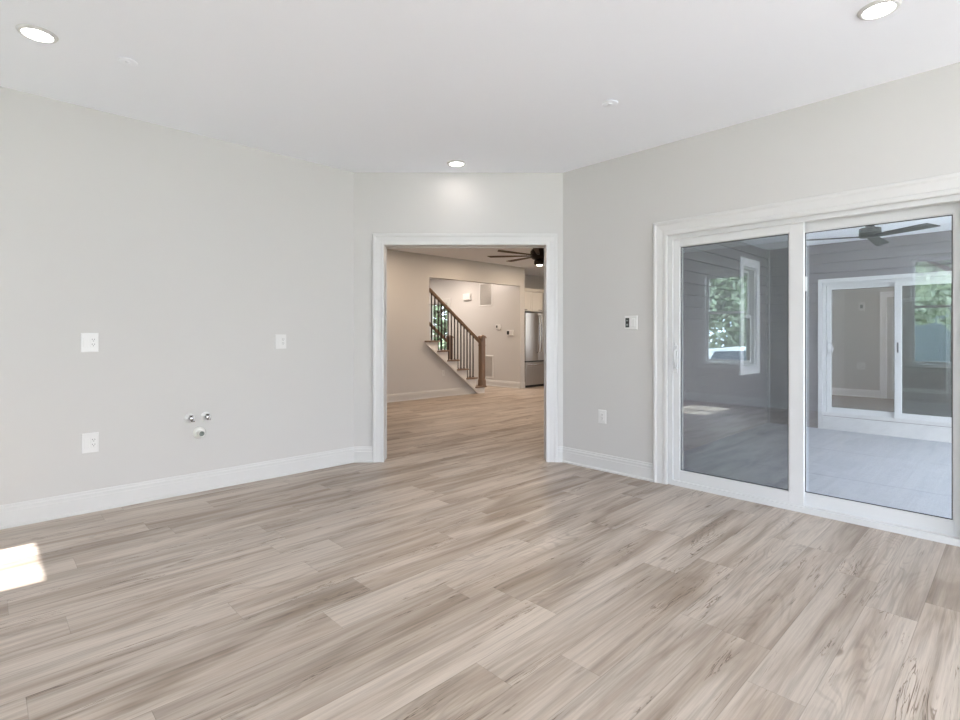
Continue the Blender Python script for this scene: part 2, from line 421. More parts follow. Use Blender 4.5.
struct('ceiling', MB().box(XB - T, YB - T, H, XR + T, 3.05, H + .2).box(XB - T, 3.05, H, 12.3, 12.3, H + .2), CEIL, 'flat white ceiling of the room and hall', 'ceiling')

# living room / hall shell
hl, hr, ht = 6.20, X2, 2.315                  # stair opening in wall y = Y2
struct('wall_stair', MB().box(1.5, Y2, 0, hl, Y2 + .12, H).box(hl, Y2, ht, hr, Y2 + .12, H)
       .prism([(hl, 0), (7.465, 0), (7.465, 0.005), (hl, 1.045)], Y2, Y2 + .12, 'y'), BEIGE, 'beige hall wall cut open along the staircase', 'wall')
HT = 0.15; HE = Y2                             # hall wall: thickness and where it ends
struct('wall_hall', wall_open(HE, 12.1, 0, H, -HT, 0, [(10.37, 11.21, 0.77, 2.08)]).xf(M_((X2, 0, 0), 90)), BEIGE, 'beige hall wall with grilles behind the staircase', 'wall')
struct('wall_hall_end', MB().box(1.5, 12.0, 0, X2, 12.12, H), BEIGE, 'beige end wall of the hall behind the staircase', 'wall')
struct('wall_kitchen', MB().box(X2 + HT, 8.70, 0, 12.2, 8.82, H), BEIGE, 'beige kitchen wall above the fridge', 'wall')
struct('wall_kitchen_side', wall_open(3.0, 8.82, 0, H, -0.12, 0, [(3.3, 4.3, 0.9, 2.3)]).xf(M_((12.2, 0, 0), 90)), BEIGE, 'beige kitchen side wall with unseen opening added for daylight', 'wall')  # unseen hole added to let daylight into the living room
struct('wall_living', MB().box(1.38, YL + T, 0, 1.5, 12.12, H), BEIGE, 'beige living room wall beyond the opening', 'wall')

# baseboards: profile (thickness outwards, height) swept along a straight run
def bb(mb, x0, x1, M, hh=0.145, t=0.016):
    prof = [(0, 0), (t + .008, 0), (t + .008, .012), (t, .020), (t, hh - .045), (t - .003, hh - .040), (t - .003, hh - .022), (t - .008, hh - .016), (t - .009, hh - .004), (t - .012, hh), (0, hh)]
    b = MB().loft([[(x0, p, q) for p, q in prof], [(x1, p, q) for p, q in prof]]).xf(M)
    mb.add(b.v, b.f)
LM = M_((0, YL, 0), 180)                       # local x -> -X, local y -> into the room
b = MB(); bb(b, -(CLX + .004), -XB, LM); struct('baseboard_left', b, TRIM, 'white baseboard along the long grey wall', 'baseboard')
DMI = DM @ Matrix.Rotation(pi, 4, 'Z')         # local y into the room, local x reversed
b = MB(); bb(b, -(OP_L - 0.103), 0.002, DMI); bb(b, -DLEN - .002, -(OP_R + 0.103), DMI)
struct('baseboard_back', b, TRIM, 'short white baseboards each side of the cased opening', 'baseboard')
b = MB(); bb(b, DY1 + 0.112, CRY + .004, RM); struct('baseboard_right', b, TRIM, 'white baseboard between cased opening and sliding door', 'baseboard')
b = MB(); bb(b, -YL, -YB, BM); struct('baseboard_rear', b, TRIM, 'white baseboard under the two windows', 'baseboard')
SM = M_((0, Y2, 0), 180)
b = MB(); bb(b, -7.37, -1.5, SM); struct('baseboard_stair', b, TRIM, 'white baseboard along the wall under the staircase', 'baseboard')
HM = M_((X2, 0, 0), 90)
b = MB(); bb(b, HE, 12.0, HM)
e = MB(); bb(e, -(X2 + HT), -X2, M_((0, HE, 0), 180)); b.add(e.v, e.f)
struct('baseboard_hall', b, TRIM, 'white baseboard along the hall wall behind the newel post', 'baseboard')

# casing around the wide opening (both sides) with jamb lining
CAS = [(-0.004, 0), (-0.004, 0.014), (0.006, 0.017), (0.020, 0.017), (0.024, 0.014), (0.070, 0.019), (0.082, 0.024), (0.098, 0.024), (0.103, 0.018), (0.103, 0)]
b = MB().frame(-OP_R, -OP_L, 0, OP_T, CAS, True)
b2 = MB().frame(-OP_R, -OP_L, 0, OP_T, [(0.0, 0.002), (0.0155, 0.002), (0.0155, -T - .002), (0.0, -T - .002)], True); b.add(b2.v, b2.f)
b3 = MB().frame(-OP_R, -OP_L, 0, OP_T, [(d_, -T - h_) for d_, h_ in CAS], True); b.add(b3.v, b3.f)
struct('trim_1', b.xf(DMI), TRIM, 'white casing framing the wide opening to the hall', 'trim')

# ------------------------------------------------------------------ windows of the room (behind the viewer, seen in the glass)
def double_hung(name, label, M_loc, rz, width, z0, z1, rail, depth=T, cas=True, stool=True, gmat=GLASS_W, casw=0.09):
    t = thing(name, label, 'window', M_loc, rz, kind='structure')
    hw = width / 2
    if cas:
        b = MB().frame(-hw, hw, z0, z1, [(-.004, 0), (-.004, .014), (casw * .8, .018), (casw, .014), (casw, 0)])
        b.build('window_casing', TRIM, t)
    MB().frame(-hw, hw, z0, z1, [(0, 0), (-.028, 0), (-.028, -depth), (0, -depth)]).build('window_frame', VINYL, t)
    if stool:
        MB().cbox(-hw - .10, 0, z0 - .02, hw + .10, .05, z0 + .006, .006).build('window_sill', TRIM, t)
    for nm, a, c, y in (('lower_sash', z0 + .028, rail + .02, -.06), ('upper_sash', rail - .02, z1 - .028, -.095)):
        s = MB().frame(-hw + .068, hw - .068, a + .045, c - .036, [(0, y - .015), (0, y + .012), (.005, y + .016), (.040, y + .016), (.040, y - .016)]).build(nm, VINYL, t)
        MB().box(-hw + .066, y - .003, a + .043, hw - .066, y + .003, c - .034).build('window_pane', gmat, s)
    return t
wm = lambda W: (XB, (W[0] + W[1]) / 2, 0)
double_hung('window_1', 'white double hung window with the car outside, mirrored in the sliding panel', wm(W1), -90, W1[1] - W1[0], W1[2], W1[3], 1.60)
double_hung('window_2', 'white double hung window mirrored in the fixed panel of the sliding door', wm(W2), -90, W2[1] - W2[0], W2[2], W2[3], 1.60)
portal((XB - .16, (W1[0] + W1[1]) / 2, (W1[2] + W1[3]) / 2), (0, R(-90), 0), 1.6, .8)
portal((XB - .16, (W2[0] + W2[1]) / 2, (W2[2] + W2[3]) / 2), (0, R(-90), 0), 1.6, .8)
portal((2.38, YB - T - .01, 1.35), (R(90), 0, 0), 2.95, 2.65)
portal((XB - .16, -2.35, 1.375), (0, R(-90), 0), 2.25, 2.95)

# ------------------------------------------------------------------ sliding glass doors
def slider(name, label, loc, rz, w, zt, front, glassmats, casing, screen=None, latch=False, riser=None, handle_bow=False):
    """local x to the viewer's left, local y towards the viewer; front = which panel sits nearer the viewer"""
    t = thing(name, label, 'sliding door', loc, rz, kind='structure'); hw = w / 2
    if casing == 'inside':
        prof = [(-.006, 0), (-.006, .012), (.004, .016), (.022, .016), (.028, .012), (.078, .018), (.092, .025), (.106, .025), (.112, .019), (.112, 0)]
        MB().frame(-hw, hw, 0, zt, prof, True).build('door_casing', TRIM, t)
    else:
        MB().frame(-hw, hw, riser, zt, [(-.002, 0), (-.002, .03), (.055, .03), (.055, 0)], True).build('door_casing', VINYL, t)
        MB().cbox(-hw, 0, riser, hw, .035, -.005, .004).build('sill_riser', VINYL, t)
    fr = MB().frame(-hw, hw, 0.0, zt, [(0, -.012), (-.040, -.012), (-.040, -.028), (-.030, -.030), (-.030, -.122), (0, -.122)])
    fr.box(-hw + .03, -.120, 0.001, hw - .03, -.026, .034).box(-hw + .03, -.072, zt - .040, hw - .03, -.066, zt - .03)
    fr.build('door_frame', VINYL, t)
    sides = {'left': (hw - .036, -.058), 'right': (.014, -hw + .036)} if front == 'left' else {'left': (hw - .036, .002), 'right': (.052, -hw + .036)}   # x from, x to (viewer's left is +x)
    for side in ('left', 'right'):
        xa, xb = sides[side]; xa, xb = max(xa, xb), min(xa, xb)
        is_front = side == front
        yf = -.030 if is_front else -.078; yb = yf - .036
        z0, z1 = .031, zt - .034
        sl = .052                                   # stiles
        mt = .086 if front == 'left' else .076                                   # meeting stile
        gl, gr = xa - (sl if side == 'left' else mt), xb + (mt if side == 'left' else sl)
        if not is_front:
            gl = xa - (sl if side == 'left' else .06); gr = xb + (.052 if side == 'left' else sl)
        ztop, zbot = z1 - .063, z0 + .087
        mb = MB()
        # stiles and rails with a small glazing bead
        for (x0, x1, a, c) in ((gl, xa, z0, z1), (xb, gr, z0, z1)):
            mb.box(x0, yb, a, x1, yf, c)
        mb.box(gr, yb, ztop, gl, yf - .001, z1); mb.box(gr, yb, z0, gl, yf - .001, zbot)
        nm = 'sliding_panel' if (side == 'left') else 'fixed_panel'
        p = mb.build(nm, VINYL, t, .0015, 1)
        yg = (yf + yb) / 2
        MB().frame(gr, gl, zbot, ztop, [(.001, yf + .001), (-.006, yf - .004), (-.006, yg + .004), (.001, yg + .004)]).build('glazing_bead', VINYL, p)
        MB().frame(gr, gl, zbot, ztop, [(-.0005, yg + .0045), (-.011, yg + .0045), (-.011, yg + .0065), (-.0005, yg + .0065)]).build('black_gasket', DARKSLOT, p)
        g = MB().box(gr - .003, yg - .003, zbot - .003, gl + .003, yg + .003, ztop + .003).build('glass_pane', glassmats[0 if side == 'left' else 1], p)
        if side == 'left':
            hx = xa - sl / 2; zc = 1.01
            hb = MB().cbox(hx - .014, yf, zc - .11, hx + .014, yf + .008, zc + .11, .003)
            hb.tube([(hx - .004, yf + .005, zc - .075), (hx - .004, yf + .035, zc - .06), (hx - .004, yf + .040, zc), (hx - .004, yf + .035, zc + .06), (hx - .004, yf + .005, zc + .075)], .0075, 8)
            if handle_bow:
                hb.tube([(hx - .012, yf + .02, zc - .085), (hx - .05, yf + .03, zc - .05), (hx - .06, yf + .03, zc), (hx - .05, yf + .03, zc + .05), (hx - .012, yf + .02, zc + .085)], .006, 8)
            hb.build('pull_handle', VINYL, p)
            MB().cbox(hx - .004, yf + .006, zc + .10, hx + .004, yf + .016, zc + .125, .002).build('thumb_latch', VINYL, p)
        if latch and side == 'right':
            MB().box(xa - .045, yf, 0.96, xa - .028, yf + .004, 1.10).build('recessed_latch', DARKSLOT, p)
        if latch is False and side == 'right':
            MB().cbox(xa - .078, yg + .004, 1.50, xa - .060, yg + .014, 1.60, .003).build('screen_catch', VINYL, p)
    if screen:
        side = screen[0]; xa, xb = sides[side]; xa, xb = max(xa, xb), min(xa, xb)
        sc = MB().frame(xb + .045, xa - .045, .08, zt - .085, [(0, -.118), (0, -.104), (.04, -.104), (.04, -.118)]).build('screen_frame', VINYL, t)
        MB().box(xb + .04, -.1115, .075, xa - .04, -.1105, zt - .08).build('insect_screen', screen[1], sc)
    return t
yc = (DY0 + DY1) / 2
slider('door_1', 'large white framed sliding glass door in the right wall', (XR, yc, 0), 90, DY1 - DY0, DT, 'left', (GLASS, GLASS), 'inside', ('left', SCREEN))
slider('door_2', 'white sliding glass door across the porch in grey siding', (XS, 1.19, 0), 90, 1.80, 1.985, 'right', (GLASS_F, GLASS_F), 'outside', ('right', SCREEN_F), True, ZD, True)

# ------------------------------------------------------------------ porch shell
def siding(x0, x1, z0, z1, holes, expo=0.146):
    mb = MB(); z = z0                             # laps with a shadow groove under each butt edge
    while z < z1 - 1e-4:
        zt_ = min(z + expo, z1)
        cuts = sorted(set([z, zt_, max(z, zt_ - .009)] + [c for h in holes for c in (h[2], h[3]) if z < c < zt_]))
        pr = lambda q: .026 - .018 * (q - z) / expo
        for a, c in zip(cuts, cuts[1:]):
            segs = [(x0, x1)]
            for h in holes:
                if h[2] <= a + 1e-6 and h[3] >= c - 1e-6:
                    n = []
                    for p, q in segs:
                        if h[1] <= p or h[0] >= q: n.append((p, q)); continue
                        if h[0] > p: n.append((p, h[0]))
                        if h[1] < q: n.append((h[1], q))
                    segs = n
            if a >= zt_ - .0091:
                for p, q in segs: mb.box(p, -.004, a, q, .001, c)
                continue
            for p, q in segs:
                mb.loft([[(p, 0, a), (p, pr(a), a), (p, pr(c), c), (p, 0, c)], [(q, 0, a), (q, pr(a), a), (q, pr(c), c), (q, 0, c)]])
        z = zt_
    return mb
# far porch wall (towards the far room)
PM = M_((XS, 0, 0), 90)
hole2 = (0.29, 2.09, 0, 1.985); trimhole = (0.235, 2.145, ZD, 2.04)
w = wall_open(-2.0, YS, ZD, H, -.15, 0, [hole2]); s_ = siding(-2.0, YS, ZD, ZSC, [trimhole]); w.add(s_.v, s_.f)
struct('wall_porch_far', w.xf(PM), SIDING, 'grey lap siding wall around the far sliding door', 'wall')
# left porch wall
QM = M_((0, YS, 0), 180)
pw = (-8.719, -7.920, 0.615, 2.34); pg = (-8.60, -8.04, 0.74, 2.22)
w = wall_open(-12.2, -(XR + T), -0.6, H, -.14, 0, [pg]); s_ = siding(-XS, -(XR + T), ZD, ZSC, [pw]); w.add(s_.v, s_.f)
struct('wall_porch_left', w.xf(QM), SIDING, 'grey lap siding wall with a narrow white window', 'wall')
t = double_hung('window_3', 'narrow white trimmed window in the grey siding', (8.32, YS, 0), 180, 0.56, 0.74, 2.22, 1.48, T, False, False, GLASS_F)
MB().frame(-.28, .28, .74, 2.22, [(-.002, 0), (-.002, .036), (.118, .036), (.118, 0)]).build('window_casing', VINYLP, t)
struct('trim_2', MB().cbox(XS - .05, YS - .05, ZD, XS, YS, ZSC, .004, 'z'), SIDTRIM, 'pale grey corner post where the porch siding meets', 'trim')
struct('porch_outer_wall', MB().box(XR + T, -2.0, -.6, XR + T + .02, DY0 - .002, ZSC).box(XR + T, DY1 + .002, -.6, XR + T + .02, YS, ZSC).box(XR + T, DY0 - .002, DT + .002, XR + T + .02, DY1 + .002, ZSC)
       .box(XR + T, DY0 - .002, -.6, XR + T + .02, DY1 + .002, -.005), SIDING, 'outer face of the sliding door wall', 'wall')
b = MB(); gaps = [XR + T + .02, 4.68, 6.09, 7.50, 8.91, XS + .0]
for a, c in zip(gaps, gaps[1:]):
    b.box(a + .004, -2.0, ZD - .03, c - .004, YS, ZD)
b2 = MB().box(XR + T + .02, -2.0, ZD - .3, XS, YS, ZD - .012)
dk = struct('floor_porch', b, DECK, 'pale grey porch floor of wide boards', 'floor')
struct('porch_underfloor', b2, DECKGAP, 'dark joints below the porch boards', 'floor')
struct('ceiling_porch', MB().box(XR + T, -2.0, ZSC, XS, YS, ZSC + .1), CEIL, 'white porch ceiling', 'ceiling')
struct('roof', MB().box(XR + T, -2.05, H + .0, 12.6, 3.05, H + .2), ROOFM, 'roof slab over the porch', 'roof')

# far room beyond the porch
struct('floor_far', MB().box(XS + .15, -2.0, -.1, XF, YS, -0.0), OAK, 'brown wood floor in the room beyond the porch', 'floor')
struct('wall_far_back', MB().box(XF, -2.0, 0, XF + .12, YS, H), BEIGE, 'greige back wall in the room beyond the porch', 'wall')
struct('wall_far_side', wall_open(XS + .15, XF, 0, H, -2.1, -2.0, [(10.3, 11.5, .7, 2.2)]), BEIGE, 'greige side wall with opening added to light the far room', 'wall')  # unseen hole added so the far room is not too dim
struct('ceiling_far', MB().box(XS + .15, -2.0, H - .1, XF, YS, H - .01), CEIL, 'white ceiling in the room beyond the porch', 'ceiling')
FM = M_((XF, 0, 0), 90)
b = MB(); bb(b, 1.86, YS, FM); bb(b, -2.0, 0.95, FM); struct('baseboard_far', b, VINYLP, 'white baseboard in the room beyond the porch', 'baseboard')
t = thing('door_3', 'white cased door in the room beyond the porch', 'door', (XF, 1.42, 0), 90, kind='structure')
MB().frame(-.38, .38, 0, 1.93, CAS, True).build('door_casing', VINYLP, t)
mb = MB().box(-.38, -.02, 0, .38, .004, 1.93)
for a, c in ((.15, .85), (1.0, 1.8)):
    for s_ in (-1, 1): mb.frame(s_ * .18 - .11, s_ * .18 + .11, a, c, [(0, .004), (0, .009), (.02, .009), (.02, .004)])
mb.build('door_leaf', TRIM, t)
portal((10.9, -2.12, 1.45), (R(90), 0, 0), 1.2, 1.5)
portal((6.65, -2.05, 1.2), (R(90), 0, 0), 4.8, 2.7)

# ------------------------------------------------------------------ recessed lights
def can(label, x, y, lens, power, color, z=H, r=0.083):
    t = thing('recessed_ceiling_light', label, 'ceiling light', (x, y, z), 0, 'recessed ceiling lights')
    MB().lathe([(r * .76, -.001), (r * .76, -.010), (r * .80, -.013), (r * .94, -.010), (r * 1.02, -.0005)], n=40).build('trim_ring', TRIM, t)
    MB().lathe([(.0005, -.0065), (r * .5, -.0065), (r * .755, -.0055), (r * .755, -.001), (.0005, -.001)], n=40).build('lens', lens, t)
    lamp_area('downlight', (0, 0, -.0135), r * 1.46, power, color, t)
    return t
CANP = 0.35; CC = (1.0, 0.86, 0.82)
can('lit recessed ceiling light over the long wall with the two stacked outlets', 0.213, 3.488, LENS, CANP, CC)
can('lit recessed ceiling light over the sliding glass door', 3.063, 0.472, LENS, CANP, CC)
can('lit recessed ceiling light just before the wide cased opening', 3.081, 3.515, LENS, CANP, CC)
for i, (x, y) in enumerate(((5.0, 6.9), (6.8, 6.9), (8.4, 6.9), (9.8, 6.4))):
    lamp_area('added_hall_lamp', (x, y, H - .01), .15, 9.5, (1.0, .78, .58))  # unseen warm lamps, added and placed to wash the stair wall
for x, y in ((7.9, 9.6), (7.6, 10.9), (8.40, 8.50)):
    lamp_area('stair_lamp', (x, y, H - .01), .15, 3 if y < 9 else 14, (1.0, .85, .73))  # first two unseen, added to brighten the hall; last one lights the wall top
lamp_area('added_far_room_lamp', (10.9, 1.6, H - .12), .15, 6, (1.0, .86, .70))  # unseen lamp added to brighten the far room

# sprinkler cover plates on the ceiling
def cover(label, x, y, r):
    t = thing('sprinkler_cover', label, 'cover plate', (x, y, H), 0, 'round covers on the ceiling')
    MB().lathe([(.0005, 0), (r * .6, 0), (r * .6, -.010), (r, -.010), (r, -.012), (r * .95, -.013), (.0005, -.013)], n=36).build('cover_disc', CEIL, t)
    MB().lathe([(r * .3, -.012), (r * .3, -.0140), (.0005, -.0140)], n=24).build('cover_boss', CEIL, t)
cover('round white cover flush on the ceiling, right of the left recessed light', 0.599, 3.473, .046)
cover('round white cover flush on the ceiling between opening and sliding door', 3.006, 1.892, .052)

# ------------------------------------------------------------------ wall plates
def duplex(t, x, mirror=1):
    f = MB().cbox(x - .017, .004, -.034, x + .017, .0075, .034, .003).build('receptacle', PLATE, t)
    for z in (.0165, -.0165):
        s = MB()
        for dx in (-.0065, .0065): s.box(x + dx - .0013, .0072, z + .001, x + dx + .0013, .0079, z + .009)
        s.lathe([(.0026, .0072), (.0026, .0079)], (x, 0, z - .006), 'y', 10)
        s.build('slots', SLOT, f)
    return f
def outlet(label, loc, rz, w=.075, h=.122, kind='duplex'):
    t = thing('wall_outlet', label, 'outlet', loc, rz, 'white wall outlets')
    MB().cbox(-w / 2, 0, -h / 2, w / 2, .006, h / 2, .003).build('cover_plate', PLATE, t)
    if kind == 'duplex': duplex(t, 0)
    elif kind == 'two':                        # receptacle on the right, blank or jack on the left
        duplex(t, -w * .2)
        f = MB().cbox(w * .2 - .017, .004, -.034, w * .2 + .017, .0072, .034, .003).build('blank_insert', PLATE, t)
    return t
outlet('white outlet plate, upper of the stacked pair on the long wall', (0.5385, YL, 1.149), 180, .098, .130, 'two')
outlet('white outlet plate, lower of the stacked pair above the baseboard', (0.541, YL, 0.468), 180, .094, .134, 'two')
outlet('small white outlet plate on the long wall, right of the pipe stubs and higher', (1.8525, YL, 1.145), 180, .095, .122, 'two')
outlet('white outlet plate low on the wall beside the sliding door', (XR, 2.589, .476), 90, .080, .120)
outlet('white outlet plate on the sloped wall under the staircase', (6.54, Y2, .464), 180, .080, .120)
outlet('white outlet plate seen through the far sliding door', (XF, 2.20, .60), 90, .14, .14, 'two')
# fan control plate
t = thing('wall_control', 'white wall switch plate with black fan remote beside the sliding door', 'wall switch', (XR, 2.306, 1.306), 90)
MB().cbox(-.059, 0, -.058, .059, .007, .058, .003).build('cover_plate', PLATE, t)
p = MB().cbox(.014, .005, -.040, .050, .011, .040, .002).build('remote_keypad', DARKSLOT, t)
MB().box(.022, .011, .012, .042, .0118, .024).build('display', SCR, p)
MB().box(.022, .011, -.026, .042, .0118, -.010).build('button', SCR, p)
MB().cbox(-.040, .005, -.034, -.006, .0095, .034, .003).build('rocker_switch', PLATE, t)

# water valves and drain stub
def valve(label, x, z):
    t = thing('water_valve', label, 'valve', (x, YL, z), 180, 'capped water valves')
    MB().lathe([(.036, 0), (.036, .003), (.030, .010), (.016, .013), (.016, .013), (.0005, .013)], (0, 0, 0), 'y', 28).build('wall_flange', PLATE, t)
    b = MB().lathe([(.010, .010), (.010, .045), (.014, .047), (.014, .060), (.010, .062), (.0005, .062)], (0, 0, 0), 'y', 16)
    b.tube([(0, .053, 0), (-.0, .053, -.016), (-.022, .056, -.018)], .0085, 10)
    b.build('stem', CHROME, t)
    h = MB().tube([(0, .053, .008), (0, .053, .020)], .005, 10)
    h.cbox(-.012, .046, .018, .012, .060, .025, .002)
    h.build('handle', STEELD, t)
    return t
valve('chrome water stub valve with white flange, left of the pair', 1.150, .569)
valve('chrome water stub valve with white flange, right one nearer the opening', 1.263, .570)
t = thing('drain_stub', 'white plastic drain pipe stub below the two valves', 'pipe', (1.215, YL, .452), 180)
MB().lathe([(.044, 0), (.044, .004), (.036, .016), (.024, .020), (.0005, .020)], (0, 0, 0), 'y', 32).build('wall_flange', PVC, t)
MB().lathe([(.021, .016), (.021, .060), (.025, .062), (.025, .080), (.019, .080), (.019, .074), (.0005, .074)], (0, 0, 0), 'y', 28).build('pipe', PVC, t)
MB().lathe([(.0185, .074), (.0185, .0755), (.013, .0755), (.013, .0745), (.0005, .0745)], (0, 0, 0), 'y', 24).build('pipe_plug', SCR, t)

# ------------------------------------------------------------------ porch fan
t = thing('ceiling_fan', 'black three blade ceiling fan hanging over the porch', 'ceiling fan', (6.64, 1.098, ZSC), AZ - 90)
MB().lathe([(.060, 0), (.060, -.012), (.050, -.040), (.018, -.052), (.0005, -.052)], n=28).build('canopy', FANBLK, t)
MB().lathe([(.0135, -.045), (.0135, -.235)], n=16).build('downrod', FANBLK, t)
MB().lathe([(.022, -.20), (.036, -.205), (.040, -.255), (.070, -.262), (.094, -.268), (.096, -.345), (.088, -.356), (.0005, -.358)], n=36).build('motor_housing', FANBLK, t)
def fan_blade(r0, r1, w0, w1, pitch, z, th=.007):
    rings = []
    for i in range(9):
        u = i / 8; r = r0 + (r1 - r0) * u; wd = w0 + (w1 - w0) * min(1, u * 1.3)
        sk = .025 * u
        ring = []
        for q, s in ((-.5, -1), (.5, -1), (.5, 1), (-.5, 1)):
            y = q * wd + sk; zz = s * th / 2
            ring.append((r + (.03 * q if i == 8 else 0), y * cos(pitch) - zz * sin(pitch), z + y * sin(pitch) + zz * cos(pitch)))
        rings.append(ring)
    return MB().loft(rings)
for a in (160, 40, -80):
    b = fan_blade(.085, .62, .085, .118, R(-13), -.350).xf(Matrix.Rotation(R(a), 4, 'Z'))
    b.build('blade', FANBLK, t, .0015, 1)

# ------------------------------------------------------------------ living room fan, eight blades and light kit
t = thing('ceiling_fan', 'dark bronze eight blade ceiling fan with light seen through the opening', 'ceiling fan', (5.50, 4.56, H), AZ - 90)
MB().lathe([(.075, 0), (.075, -.02), (.055, -.06), (.020, -.072), (.0005, -.072)], n=28).build('canopy', BRONZE, t)
MB().lathe([(.014, -.06), (.014, -.33)], n=16).build('downrod', BRONZE, t)
MB().lathe([(.030, -.29), (.045, -.30), (.060, -.35), (.105, -.37), (.125, -.40), (.125, -.475), (.10, -.50), (.06, -.515), (.0005, -.516)], n=36).build('motor_housing', BRONZE, t)
lk = MB().lathe([(.055, -.51), (.075, -.525), (.078, -.565), (.066, -.580), (.0005, -.582)], n=28).build('light_kit', BRONZE, t)
MB().lathe([(.044, -.580), (.036, -.596), (.0005, -.602)], n=24).build('light_bowl', LENSW, lk)
for k in range(8):
    a = 122 + 45 * k
    bl = fan_blade(.17, .70, .045, .068, R(7), -.455, .006).xf(Matrix.Rotation(R(a), 4, 'Z')).build('blade', FANWOOD, t)
    MB().box(.10, -.014, -.462, .20, .014, -.452).xf(Matrix.Rotation(R(a), 4, 'Z')).build('blade_iron', BRONZE, bl)
lamp_area('fan_light', (5.50, 4.56, H - .64), .09, 6, (1.0, .82, .64))

# ------------------------------------------------------------------ staircase
NX, ZT, RUN, RISE = 7.64, .149, .2515, .1906
YA, YZ = 7.79, 8.95
NSTEP = 9
t = thing('staircase', 'staircase with brown wood treads and white risers', 'staircase', (NX, YA, 0), 0)
def zt(k): return ZT + RISE * k
def nx(k): return -RUN * k                       # nosing x, local
WID = YZ - YA
for k in range(NSTEP):
    ys = -.035 if k < 6 else Y2 + .125 - YA
    MB().cbox(nx(k) - .298, ys, zt(k) - .028, nx(k), WID + .035, zt(k), .006, 'z').build('tread', OAK, t)
    zb = 0 if k == 0 else zt(k - 1)
    MB().box(nx(k) - .045, max(.004, ys), zb, nx(k) - .028, WID - .004, zt(k) - .028).build('riser', STAIRW, t)
poly = [(-.028, 0)]
for k in range(NSTEP):
    poly += [(nx(k) - .028, zt(k) - .028), (nx(k + 1) - .028, zt(k) - .028)]
kx = nx(NSTEP) - .028
slope = RISE / RUN
poly += [(kx, zt(NSTEP - 1) - .33), (-.21, 0)]
near = [p for p in poly if p[0] > nx(6) - .03 and p[1] < zt(5)]
near = near[:-1] + [(nx(6) - .028, zt(5) - .028 - .052), (-.21, 0)]
MB().prism(near, 0, .03, 'y').build('stringer', STAIRW, t)
MB().prism(poly, WID - .03, WID, 'y').build('stringer', STAIRW, t)
line0, line1 = Vector((-.20, 0, .0)), Vector((-.20 - 1.38, 0, 1.38 * slope))
MB().prism([(line0.x + .02, .001), (line1.x, line1.z + .0), (line1.x, line1.z + .022), (line0.x + .050, .001)], -.006, .0, 'y').build('skirt_moulding', STAIRW, t)

def railing(label, y, n, xend):
    t = thing('stair_railing', label, 'railing', (NX, y, 0), 0, 'stair railings')
    nxp = -.052; hb = .0525
    b = MB().box(nxp - hb, -hb, zt(0), nxp + hb, hb, 1.140).box(nxp - hb - .008, -hb - .008, zt(0), nxp + hb + .008, hb + .008, zt(0) + .13)
    b.box(nxp - hb - .007, -hb - .007, .985, nxp + hb + .007, hb + .007, 1.003)
    p = b.build('newel_post', OAKV, t, .003, 1)
    MB().box(nxp - .072, -.072, 1.140, nxp + .072, .072, 1.162).loft([[(nxp - .058, -.058, 1.162), (nxp + .058, -.058, 1.162), (nxp + .058, .058, 1.162), (nxp - .058, .058, 1.162)],
        [(nxp - .058, -.058, 1.185), (nxp + .058, -.058, 1.185), (nxp + .058, .058, 1.185), (nxp - .058, .058, 1.185)],
        [(nxp - .02, -.02, 1.21), (nxp + .02, -.02, 1.21), (nxp + .02, .02, 1.21), (nxp - .02, .02, 1.21)]]).build('newel_cap', OAKV, p)
    x0, x1 = nxp - hb, xend - NX
    z0 = 1.066; rz = lambda x: z0 + (x0 - x) * slope
    prof = [(-.03, -.03), (-.022, -.042), (.022, -.042), (.03, -.03), (.034, .008), (.022, .028), (-.022, .028), (-.034, .008)]
    MB().loft([[(x0, a, rz(x0) + c) for a, c in prof], [(x1, a, rz(x1) + c) for a, c in prof]]).build('handrail', OAK, t)
    for k in range(1, n):
        for j in range(3):
            x = nx(k) - .055 - j * RUN / 3
            if x < x1 + .02: continue
            q = MB().box(x - .009, -.009, zt(k), x + .009, .009, rz(x) - .038)
            o = q.build('baluster', IRON, t)
            MB().loft([[(x - .014, -.014, zt(k)), (x + .014, -.014, zt(k)), (x + .014, .014, zt(k)), (x - .014, .014, zt(k))],
                       [(x - .010, -.010, zt(k) + .022), (x + .010, -.010, zt(k) + .022), (x + .010, .010, zt(k) + .022), (x - .010, .010, zt(k) + .022)]]).build('baluster_shoe', IRON, o)
    return t
railing('near railing of the staircase with brown newel post and iron balusters', YA + .06, 7, hl + .0)
railing('far side railing of the staircase, glimpsed between the near balusters', YZ - .06, 9, 5.8)

# ------------------------------------------------------------------ hall wall items
KH = X2 / 8.95
def grille(label, y0, y1, z0, z1, n):
    t = thing('air_return_grille', label, 'air grille', (X2, (y0 + y1) / 2 * KH, EYE + ((z0 + z1) / 2 - EYE) * KH), 90, 'white air return grilles')
    hw, hh = (y1 - y0) / 2 * KH, (z1 - z0) / 2 * KH
    MB().frame(-hw + .035, hw - .035, -hh + .035, hh - .035, [(0, 0), (0, .008), (.02, .012), (.035, .004), (.035, 0)]).build('grille_frame', PLATE, t)
    MB().box(-hw + .03, .0005, -hh + .03, hw - .03, .002, hh - .03).build('backing', SCR, t)
    mb = MB()
    for i in range(n):
        x = -hw + .04 + (2 * hw - .08) * (i + .5) / n
        mb.loft([[(x - .006, .002, -hh + .035), (x + .003, .009, -hh + .035), (x + .005, .009, -hh + .035), (x - .004, .002, -hh + .035)],
                 [(x - .006, .002, hh - .035), (x + .003, .009, hh - .035), (x + .005, .009, hh - .035), (x - .004, .002, hh - .035)]])
    mb.build('louvres', LOUV, t)
    return t
grille('tall white air grille high on the hall wall', 8.891, 9.345, 1.912, 2.489, 18)
grille('white air grille low on the hall wall behind the newel post', 8.86, 9.24, .16, .72, 16)
